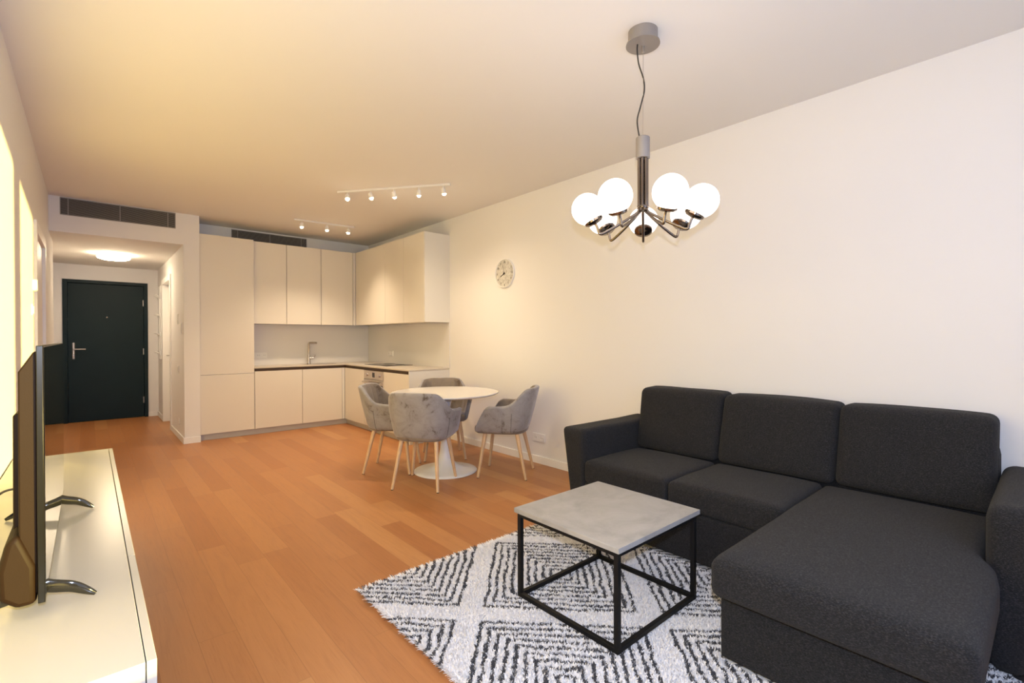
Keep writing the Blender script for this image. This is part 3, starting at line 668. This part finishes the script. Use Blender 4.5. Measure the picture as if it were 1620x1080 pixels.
# ------------------------------------------------------------------ rug
RX0, RX1, RY0, RY1 = 1.0, 2.62, 0.0, 2.31
rug = thing('area_rug', 'shaggy white rug with black concentric diamond lines under the coffee table', 'rug', ((RX0+RX1)/2, (RY0+RY1)/2, 0))
B(RX0+0.01, RX1-0.01, RY0+0.01, RY1-0.01, 0.0005, 0.012).build('backing', 'rug', rug, bevel=0.004)
def pile(n, ox, oy):
    rs = np.random.RandomState(3)
    x = rs.uniform(RX0+0.004, RX1-0.004, n); y = rs.uniform(RY0+0.004, RY1-0.004, n)
    # no pile where the sofa stands
    keep = ~((x > 2.50) & (y > 0.86)) & ~((x > 1.85) & (y > 0.18) & (y < 0.85))
    x = x[keep]; y = y[keep]; n = len(x)
    ang = rs.uniform(0, 2*PI, n); lean = rs.uniform(0.001, 0.006, n); h = rs.uniform(0.007, 0.0135, n); w = rs.uniform(0.0016, 0.0030, n)
    la = rs.uniform(0, 2*PI, n); lx = np.cos(la)*lean; ly = np.sin(la)*lean
    for c, lo, hi, arr in ((x, RX0, RX1, lx), (y, RY0, RY1, ly)):
        e = c < lo+0.025; arr[e] -= rs.uniform(0.002, 0.020, e.sum()); e = c > hi-0.025; arr[e] += rs.uniform(0.002, 0.020, e.sum())
    ca, sa = np.cos(ang)*w, np.sin(ang)*w
    z0 = np.full(n, 0.0115)
    V = np.stack([np.stack([x-ca-ox, y-sa-oy, z0], 1), np.stack([x+ca-ox, y+sa-oy, z0], 1),
                  np.stack([x+lx*0.5+ca-ox, y+ly*0.5+sa-oy, z0+h*0.65], 1), np.stack([x+lx*0.5-ca-ox, y+ly*0.5-sa-oy, z0+h*0.65], 1),
                  np.stack([x+lx*1.3+ca*0.5-ox, y+ly*1.3+sa*0.5-oy, z0+h], 1), np.stack([x+lx*1.3-ca*0.5-ox, y+ly*1.3-sa*0.5-oy, z0+h], 1)], 1).reshape(-1, 3)
    b = np.arange(n)[:, None]*6
    Q = np.concatenate([b+np.array([0, 1, 2, 3]), b+np.array([3, 2, 4, 5])], 0)
    me = bpy.data.meshes.new('pile'); me.vertices.add(len(V)); me.vertices.foreach_set('co', V.astype(np.float32).ravel())
    me.loops.add(Q.size); me.loops.foreach_set('vertex_index', Q.astype(np.int32).ravel())
    me.polygons.add(len(Q)); me.polygons.foreach_set('loop_start', np.arange(0, Q.size, 4, dtype=np.int32)); me.polygons.foreach_set('loop_total', np.full(len(Q), 4, dtype=np.int32))
    me.update(); me.validate()
    at = me.attributes.new('root', 'FLOAT_VECTOR', 'POINT'); at.data.foreach_set('vector', np.repeat(np.stack([x, y, z0], 1), 6, axis=0).astype(np.float32).ravel())
    me.materials.append(mt['pile'])
    o = bpy.data.objects.new('pile', me); C.objects.link(o); o.parent = rug; o['kind'] = 'stuff'
pile(190000, rug.location.x, rug.location.y)

# ------------------------------------------------------------------ coffee table
tx0, tx1, ty0, ty1, rz = 1.555, 2.178, 1.135, 1.725, 0.0255
ct = thing('coffee_table', 'square coffee table with concrete look top and black metal frame on the rug', 'table', ((tx0+tx1)/2, (ty0+ty1)/2, rz))
B(tx0-0.012, tx1+0.012, ty0-0.012, ty1+0.012, 0.432, 0.454).build('tabletop', 'concrete', ct, bevel=0.0012)
w = 0.021; z0, z1 = rz, 0.4315
for x in (tx0, tx1-w):
    for y in (ty0, ty1-w): B(x, x+w, y, y+w, z0, z1).build('leg', 'black_metal', ct, bevel=0.001)
for z in (z0, z1-w):
    for x in (tx0, tx1-w): B(x+0.0005, x+w-0.0005, ty0+w, ty1-w, z+0.0005, z+w-0.0005).build('rail', 'black_metal', ct, bevel=0.001)
    for y in (ty0, ty1-w): B(tx0+w, tx1-w, y+0.0005, y+w-0.0005, z+0.0005, z+w-0.0005).build('rail', 'black_metal', ct, bevel=0.001)

# ------------------------------------------------------------------ dining table
dx_, dy_ = 2.575, 3.893
dt = thing('dining_table', 'round white pedestal dining table between four velvet chairs', 'table', (dx_, dy_, 0))
MB().lathe([(0.0001, 0.735), (0.46, 0.735), (0.498, 0.744), (0.511, 0.752), (0.513, 0.757), (0.511, 0.761), (0.0001, 0.762)], (dx_, dy_, 0), 96).build('tabletop', 'table_white', dt, angle=60)
MB().lathe([(0.30, 0.0), (0.303, 0.004), (0.300, 0.010), (0.25, 0.018), (0.18, 0.032), (0.12, 0.055), (0.085, 0.09), (0.066, 0.14), (0.052, 0.21), (0.043, 0.31), (0.039, 0.42),
            (0.040, 0.52), (0.046, 0.61), (0.062, 0.68), (0.10, 0.722), (0.16, 0.7345), (0.0001, 0.7345)], (dx_, dy_, 0), 72).build('pedestal', 'base_white', dt, angle=60)

# ------------------------------------------------------------------ dining chairs
def shell_curve(t, v):
    """t in [-1,1] around the back, v 0 bottom..1 top rim (outer face). front is +x"""
    a = abs(t); sg = 1 if t >= 0 else -1
    z_top = 0.815 - 0.010*(a/0.3)**2 if a < 0.3 else 0.805
    z_top = z_top*(1-sstep(0.27, 0.60, a)) + 0.655*sstep(0.27, 0.60, a)
    z_top -= 0.035*max(0, (a-0.86)/0.14)**2
    zb = 0.405
    z = zb + (z_top-zb)*v
    hz = (z-zb)/0.40
    bx = -0.200 - 0.105*hz**0.9                # back
    hw = 0.225 + 0.062*min(1, hz*1.5)**0.7        # half width
    fx_ = 0.250 - 0.10*v**1.5      # arm front
    # plan: superellipse back to x=-0.02, then straight arm
    tc = 0.58
    if a <= tc:
        ph = a/tc*PI/2; e = 0.72
        y = (hw*math.sin(ph)**e if ph > 0 else 0)*(1-0.05*v*math.sin(ph*2)**2)
        x = -0.03 + (bx+0.03)*math.cos(ph)**e
    else:
        s = (a-tc)/(1-tc); x = -0.03 + (fx_+0.03)*s; y = hw*(1+0.13*math.sin(min(1, s*1.15)*PI*0.75)*v-0.06*s*s)
    # rounded bottom edge
    if v < 0.16:
        k = 1-(v/0.16); ins = 0.055*(1-math.sqrt(max(0, 1-k*k)))
        if a <= tc: x += ins*math.cos(a/tc*PI/2)
        y = max(0, y-ins*min(1, a/tc*1.2)); x -= ins*0.9*sstep(0.85, 1.0, a)
    return Vector((x, sg*y, z))
def make_chair():
    root = thing('dining_chair', 'x', 'chair', (0, 0, 0), 'velvet chairs around the dining table')
    NU = 96; th = 0.038
    vs_out = [0, 0.03, 0.07, 0.11, 0.16, 0.3, 0.45, 0.6, 0.75, 0.88, 0.96, 1.0]
    def nrm(t, v):
        e = 1e-3
        a = shell_curve(min(1, t+e), v)-shell_curve(max(-1, t-e), v); a.z = 0
        n = Vector((a.y, -a.x, 0)); n.normalize()
        c = shell_curve(t, v)
        if n.dot(Vector((c.x-0.02, c.y, 0))) < 0 and abs(t) < 0.95: n = -n
        return n
    ts = [-1+2*i/NU for i in range(NU+1)]
    o_ = MB(); nv = 0
    rows = []
    for t in ts:
        row = []
        n = nrm(t, 0.6)
        if n.dot(Vector((shell_curve(t, .6).x*0.6-0.0, shell_curve(t, .6).y, 0))) < 0: n = -n
        for v in vs_out: row.append(shell_curve(t, v))
        top = shell_curve(t, 1.0)
        row.append(top - n*th*0.2 + Vector((0, 0, 0.010)))
        row.append(top - n*th*0.55 + Vector((0, 0, 0.014)))
        row.append(top - n*th*0.9 + Vector((0, 0, 0.008)))
        rows.append((row, n))
    k = len(rows[0][0])
    for r, _ in rows: o_.v += [tuple(p) for p in r]
    o_.f = [(i*k+j, (i+1)*k+j, (i+1)*k+j+1, i*k+j+1) for i in range(NU) for j in range(k-1)]
    # inner padding: from the rim down to the seat, with upright channels across the back
    NI = 192; ti = [-1+2*i/NI for i in range(NI+1)]
    inn = MB(); vi = [0.985, 0.96, 0.9, 0.8, 0.65, 0.5, 0.35, 0.2, 0.06]
    ki = len(vi)+1; fronts = []
    for t in ti:
        n = nrm(t, 0.6)
        if n.dot(Vector((shell_curve(t, .6).x*0.6, shell_curve(t, .6).y, 0))) < 0: n = -n
        top = shell_curve(t, 1.0); inn.v.append(tuple(top - n*th*0.9 + Vector((0, 0, 0.008))))
        for v in vi:
            chn = 0.006*abs(math.sin(t*PI*10.5))**0.5*sstep(0.62, 0.50, abs(t)) if False else 0.0
            if abs(t) < 0.60: chn = 0.007*abs(math.sin(t/0.60*PI*5))**0.6*(1-sstep(0.45, 0.60, abs(t)))*sstep(0.99, 0.93, v) if v > 0.93 else 0.007*abs(math.sin(t/0.60*PI*5))**0.6*(1-sstep(0.45, 0.60, abs(t)))
            p = shell_curve(t, v) - n*(th+0.004+chn); 
            p.z = max(p.z, 0.44)
            inn.v.append(tuple(p))
    inn.f = [(i*ki+j, i*ki+j+1, (i+1)*ki+j+1, (i+1)*ki+j) for i in range(NI) for j in range(ki-1)]
    # close the two front faces of the arms on the outer shell
    for s in (0, NU):
        r, n = rows[s]; inner = [shell_curve(ts[s], v) - n*(th+0.004) for v in vi]
        inner = [Vector((p.x, p.y, max(p.z, 0.44))) for p in inner]
        base = len(o_.v); loop = list(r) + inner
        c = sum((Vector(p) for p in loop), Vector())/len(loop)
        o_.v += [tuple(p) for p in loop]; m_ = len(loop)
        # bulged cap
        mid = [p.lerp(c, 0.45)+Vector((0.010, 0, 0)) for p in loop]; o_.v += [tuple(p) for p in mid]; o_.v.append(tuple(c+Vector((0.012, 0, 0))))
        for i in range(m_):
            j = (i+1) % m_; o_.f.append((base+i, base+j, base+m_+j, base+m_+i)); o_.f.append((base+m_+i, base+m_+j, base+2*m_))
    sh = o_.build('shell', 'velvet', root, angle=75)
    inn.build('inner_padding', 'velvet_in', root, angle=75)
    # seat: closed pad following the shell plan
    st = MB(); ring = []
    N = 40
    plan = [shell_curve(-1+2*i/N, 0.16) for i in range(N+1)]
    plan = [Vector((p.x*0.955+0.004, p.y*0.93, 0)) for p in plan]
    y1 = plan[-1].y; xf = 0.262
    front = [Vector((xf+0.012*math.cos((i/8-0.5)*PI*0.9), y1-2*y1*i/8, 0)) for i in range(1, 8)]
    plan = plan+front; P = len(plan); cc = Vector((0.02, 0, 0))
    lev = [(0.80, 0.404), (0.93, 0.407), (0.985, 0.418), (1.0, 0.435), (0.995, 0.455), (0.97, 0.468), (0.90, 0.476), (0.6, 0.480), (0.25, 0.477)]
    for s, z in lev:
        for p in plan: q = cc+(p-cc)*s; st.v.append((q.x, q.y, z))
    st.f = [(i*P+j, i*P+(j+1) % P, (i+1)*P+(j+1) % P, (i+1)*P+j) for i in range(len(lev)-1) for j in range(P)]
    st.f += [tuple(range(P-1, -1, -1)), tuple((len(lev)-1)*P+j for j in range(P))]
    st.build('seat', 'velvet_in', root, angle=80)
    for s in (-1, 1):
        MB().tube([shell_curve(s*0.50, v)*1.0 + Vector((0, s*0.0005, 0)) for v in (0.05, 0.12, 0.2, 0.35, 0.5, 0.62, 0.7)], 0.0016, 6).build('seam', 'seam', root)
    for x, y in ((0.222, 0.212), (0.222, -0.212), (-0.222, 0.203), (-0.222, -0.203)):
        tx = 0.165 if x > 0 else -0.130; ty = math.copysign(0.155, y)
        lg = MB().tube([(tx, ty, 0.412), (x+(tx-x)*0.05, y+(ty-y)*0.05, 0.022), (x, y, 0.004)], [0.019, 0.0125, 0.012], 20).build('leg', 'beech', root)
        MB().lathe([(0.011, 0), (0.011, 0.004)], (x, y, 0.0), 16).build('foot_pad', 'black_plastic', lg)
    return root
proto = make_chair()
spots = [
    ((2.205, 3.662), (0.80, 0.60), 'grey velvet tub dining chair seen from behind, nearest to the camera'),
    ((2.960, 3.437), (-0.60, 0.80), 'grey velvet tub dining chair by the right wall, seen from the side'),
    ((2.228, 4.300), (0.72, -0.69), 'grey velvet tub dining chair nearest the oven with its ribbed inner back in view'),
    ((2.885, 4.400), (-0.47, -0.88), 'brown looking velvet tub dining chair behind the table, mostly hidden by it'),
]
for i, (p, d, lab) in enumerate(spots):
    o = proto if i == 0 else copy_tree(proto)
    o.location = (p[0], p[1], 0); o.rotation_euler = (0, 0, math.atan2(d[1], d[0])); o['label'] = lab

# ------------------------------------------------------------------ sofa
sf = thing('corner_sofa', 'charcoal fabric corner sofa with chaise along the right wall', 'sofa', (2.9, 1.13, 0))
AX0, BX = 2.49, 3.405
def nz(x, y, z, s=1.0): return math.sin(x*7.1+y*3.3+s)*math.cos(y*6.3-z*4.7+s*2)+0.5*math.sin(x*15+z*11+s)*math.cos(y*13+s)
zb = 0.034
def taper(outer, inner, x, y, z):
    k = (0.655-z)/0.62; 
    return y
def arm_warp_l(x, y, z, a):
    k = (0.655-z)/0.62; yy = y - (0.085*k)*sstep(2.12, 2.30, y); return (x+0.012*k*(a.x < 0), yy, z+0.002*nz(x, y, z))
def arm_warp_r(x, y, z, a):
    k = (0.655-z)/0.62; yy = y + (0.085*k)*(1-sstep(-0.03, 0.15, y)); return (x+0.012*k*(a.x < 0), yy, z+0.002*nz(x, y, z))
rbox(AX0, BX, 2.102, 2.30, zb, 0.655, 0.034, 18, arm_warp_l).build('armrest', 'sofa', sf, angle=80)
rbox(AX0, BX, -0.03, 0.172, zb, 0.655, 0.055, 20, arm_warp_r).build('armrest', 'sofa', sf, angle=80)
rbox(AX0+0.012, 3.20, 0.865, 2.10, zb, 0.302, 0.012, 14).build('base', 'sofa', sf, angle=80)
rbox(1.838, 3.20, 0.175, 0.862, zb, 0.306, 0.014, 14).build('chaise_base', 'sofa', sf, angle=80)
rbox(3.205, BX, 0.174, 2.10, zb, 0.74, 0.03, 12).build('back_frame', 'sofa', sf, angle=80)
def puff(x0, x1, y0, y1, top, amt, s):
    def w(x, y, z, a):
        u = (x-x0)/(x1-x0)*2-1; v = (y-y0)/(y1-y0)*2-1
        k = (1-u**4)*(1-v**4)
        dz = amt*k*max(0, a.z) if a.z > 0 else 0
        return (x, y, z+dz+0.0018*nz(x, y, z, s)*(a.z > 0.2))
    return w
ym = 1.482
rbox(AX0, 3.12, ym+0.002, 2.100, 0.304, 0.452, 0.030, 20, puff(AX0, 3.12, ym, 2.1, 0.45, 0.018, 1)).build('seat_cushion', 'sofa', sf, angle=80)
rbox(AX0, 3.12, 0.866, ym-0.002, 0.304, 0.452, 0.030, 20, puff(AX0, 3.12, 0.866, ym, 0.45, 0.018, 3)).build('seat_cushion', 'sofa', sf, angle=80)
cpf = puff(1.745, 3.12, 0.14, 0.86, 0.45, 0.020, 5)
def chaise_warp(x, y, z, a):
    x, y, z = cpf(x, y, z, a)
    k = sstep(2.40, 2.50, x); lo = 0.122*(1-k)+0.178*k
    if y < 0.5: y = 0.5-(0.5-y)*(0.5-lo)/(0.5-0.14)
    if x < 1.8: z -= 0.004
    return (x, y, z)
rbox(1.742, 3.12, 0.14, 0.862, 0.308, 0.452, 0.036, 26, chaise_warp).build('chaise_cushion', 'sofa', sf, angle=80)
def back_cushion(y0, y1, s, wide=0.0):
    def w(x, y, z, a):
        k = (z-0.45)/0.46; u = (y-y0)/(y1-y0)*2-1; v = (z-0.45)/0.46*2-1
        xx = x + 0.115*k
        if a.x < 0: xx -= 0.030*(1-u**4)*(1-v**4)
        yy = y + wide*k*(max(0, u))
        zz = z - 0.010*abs(u)**3*(a.z > 0) + 0.003*nz(x, y, z, s)
        xx += 0.0025*nz(y, z, x, s)
        # shallow buttonless dimple in the middle
        xx += 0.008*math.exp(-((u)**2+(v-0.05)**2)*30)*(a.x < 0)
        return (min(xx, XR-0.004), yy, zz)
    rbox(3.095, 3.285, y0+0.001, y1-0.001, 0.455, 0.904, 0.040, 24, w).build('back_cushion', 'sofa', sf, angle=80)
back_cushion(1.482, 2.098, 2, 0.035); back_cushion(0.815, 1.482, 5); back_cushion(0.176, 0.815, 8)
for x, y in ((2.56, 2.18), (3.33, 2.18), (2.56, 0.08), (3.33, 0.08), (3.33, 1.0), (1.90, 0.80), (1.90, 0.24)):
    MB().tube([(x, y, 0.0255 if x < RX1-0.01 and y < RY1 else 0.0), (x, y, zb+0.004)], 0.022, 14).build('foot', 'black_plastic', sf)
